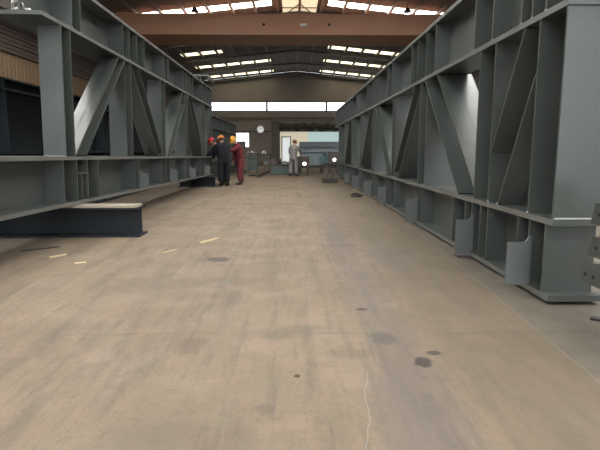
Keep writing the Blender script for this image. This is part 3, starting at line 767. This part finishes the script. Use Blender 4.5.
# pale girder lying on a dark table
tb = thing('machine_table', 'long dark welding table under the pale blue-grey girder', 'table', (2.0,28.3,0))
m = MB(); m.rbox((-1.7,-.6,.28),(1.9,.6,.42),.01); m.build('table_top', M['dark_m'], tb)
for x in (-1.6,-.4,.8,1.8):
    for y in (-.5,.5):
        m = MB(); m.box((x-.06,y-.06,0),(x+.06,y+.06,.28)); m.build('leg', M['dark_m'], tb)
pg = thing('plate_girder', 'pale blue-grey girder lying on the dark table behind the person in grey', 'girder', (2.1,28.45,.42))
m = MB(); m.box((-1.75,-.02,.03),(1.9,.02,1.0)); m.build('web', M['bluegrey'], pg)
m = MB(); m.box((-1.75,-.35,0),(1.9,.35,.03)); m.build('flange', M['bluegrey'], pg)
m = MB(); m.box((-1.75,-.28,1.0),(1.9,.28,1.25)); m.build('flange', M['bluedark'], pg)
m = MB(); m.tube([(-1.75,-.1,1.18),(1.9,-.1,1.18)], .11, 12); m.build('edge_roll', M['bluedark'], pg)
m = MB(); m.box((-1.75,-.22,.72),(1.9,-.02,.75)); m.build('shelf_plate', M['bluegrey'], pg)
for x in (-1.2,-.3,.6,1.5):
    m = MB(); m.box((x,-.33,.03),(x+.03,-.02,.72)); m.build('stiffener', M['bluegrey'], pg)
mo = thing('motor', 'teal electric motor box in front of the pale girder web', 'motor', (1.75,27.85,.42))
m = MB(); m.rbox((-.26,-.14,.0),(.26,.14,.5),.03); m.build('housing', M['teal'], mo)
m = MB(); m.lathe([(.10,0),(.13,.02),(.13,.12),(.09,.14)], (0,0,.5), 16); m.build('fan_cover', M['teal'], mo)
# two post stand near the end of the right truss
sd = thing('post_stand', 'two post steel stand on a dark base by the far end of the right truss', 'stand', (1.42,19.4,0))
m = MB(); m.rbox((-.29,-.25,0),(.29,.25,.17),.01); m.build('base', M['dark_m'], sd)
for x in (-.12,.12):
    m = MB(); m.box((x-.035,-.05,.17),(x+.035,.05,.70)); m.build('post', M['rust_m'], sd)
m = MB(); m.rbox((-.28,-.12,.70),(.30,.12,.76),.008); m.build('top_plate', M['dark_m'], sd)

# pendant lamps under the roof
for x, y, lab in ((-5.2,28.0,'dark pendant lamp hanging under the roof at the left rooflight'), (6.1,27.9,'dark pendant lamp hanging under the roof at the right rooflight')):
    zr = roofz(x)-.005
    pl = thing('pendant_lamp', lab, 'lamp', (x,y,zr))
    m = MB(); m.tube([(0,0,0),(0,0,-.28)], .015, 8); m.build('stem', M['dark_m'], pl)
    m = MB(); m.lathe([(.05,-.25),(.10,-.30),(.22,-.46),(.22,-.48),(.19,-.48)], (0,0,0), 18); m.build('shade', M['dark_m'], pl)

# rope and shackle on the near end of the left truss flange
def LP(x, s, z): return LO + LM @ Vector((x,s,z))
sh = thing('lifting_shackle', 'pale rope and steel shackle lying on the near end of the left truss upper chord', 'shackle', LP(-.30,-.58,zu2+.05), LM.to_euler())
m = MB(); m.tube([(.06*math.cos(a)*1.2,.0,.075+.06*math.sin(a)) for a in [i*math.pi/8 for i in range(-3,12)]], .014, 10); m.build('bow', M['metal'], sh)
m = MB(); m.tube([(-.09,0,.02),(.09,0,.02)], .018, 12); m.build('pin', M['rust_m'], sh)
m = MB(); m.tube([(-.10+.22*i/24+.02*math.sin(i*.9), .05+.03*math.sin(i*.7), .035+.028*abs(math.sin(i*.55))) for i in range(25)], .016, 10)
m.tube([(-.08,.03,.02),(-.09,.05,.10),(-.085,.06,.26),(-.09,.05,.5)], .018, 10); m.build('rope', M['white'], sh)

# bits on the floor
def stick(name, a, b, w_, h, mat, lab, cat):
    m = MB(); a, b = Vector((*a,h/2)), Vector((*b,h/2)); mid = a.lerp(b,.55) + Vector((.012,.006,0))
    m.bar(a, mid, w_, h); m.bar(mid, b, w_*.85, h*.9); tag(m.build(name, mat), lab, cat)
stick('wood_stick', (-2.85,5.77), (-2.74,5.95), .03, .015, M['stick'], 'short pale wood stick on the floor below the near I-beam block', 'stick')
stick('wood_stick', (-1.26,6.68), (-1.08,7.02), .035, .018, M['stick'], 'pale wood stick on the floor near the dark oval stain, rightmost of the sticks', 'stick')
stick('wood_stick', (-1.62,6.05), (-1.48,6.25), .015, .008, M['stick'], 'thin pale wood sliver on the floor between the two larger sticks', 'stick')
stick('wood_chip', (-2.43,5.47), (-2.33,5.53), .03, .01, M['stick'], 'small pale wood chip on the floor right of the short stick', 'wood chip')
stick('steel_strip', (-3.39,6.15), (-3.05,6.45), .04, .012, M['dark_m'], 'dark thin steel strip on the floor under the left truss', 'strip')
stick('steel_offcut', (2.22,3.56), (2.34,3.44), .06, .02, M['dark_m'], 'small dark steel offcut on the floor at the near right edge', 'offcut')
m = MB(); m.tube([(1.74+.16*math.cos(a), 13.6+.36*math.sin(a), .02+.006*math.sin(3*a)) for a in [i*math.pi*2/24 for i in range(21)]], .014, 8)
m.tube([(1.74+.12*math.cos(a), 13.65+.28*math.sin(a), .05) for a in [i*math.pi*2/24 for i in range(3,22)]], .014, 8)
tag(m.build('cable_coil', M['black']), 'small black coil of cable on the floor beside the right truss', 'cable')

# ------------------------------------------------------------------ light, camera
W = bpy.data.worlds.new('World'); scene.world = W; W.use_nodes = True
bg = W.node_tree.nodes['Background']; bg.inputs[0].default_value = (.88,.95,1,1); bg.inputs[1].default_value = 3.2

cam = bpy.data.cameras.new('Camera'); cam.sensor_width = 36; cam.lens = 30; cam.clip_end = 300
co = link(bpy.data.objects.new('Camera', cam)); co.location = (0,0,1.25)
co.rotation_euler = (R(90)-.14889, 0, -.013844)
scene.camera = co
vs_ = scene.view_settings; vs_.view_transform = 'Standard'; vs_.look = 'None'; vs_.gamma = 1; vs_.use_curve_mapping = False
vs_.exposure = 0.1
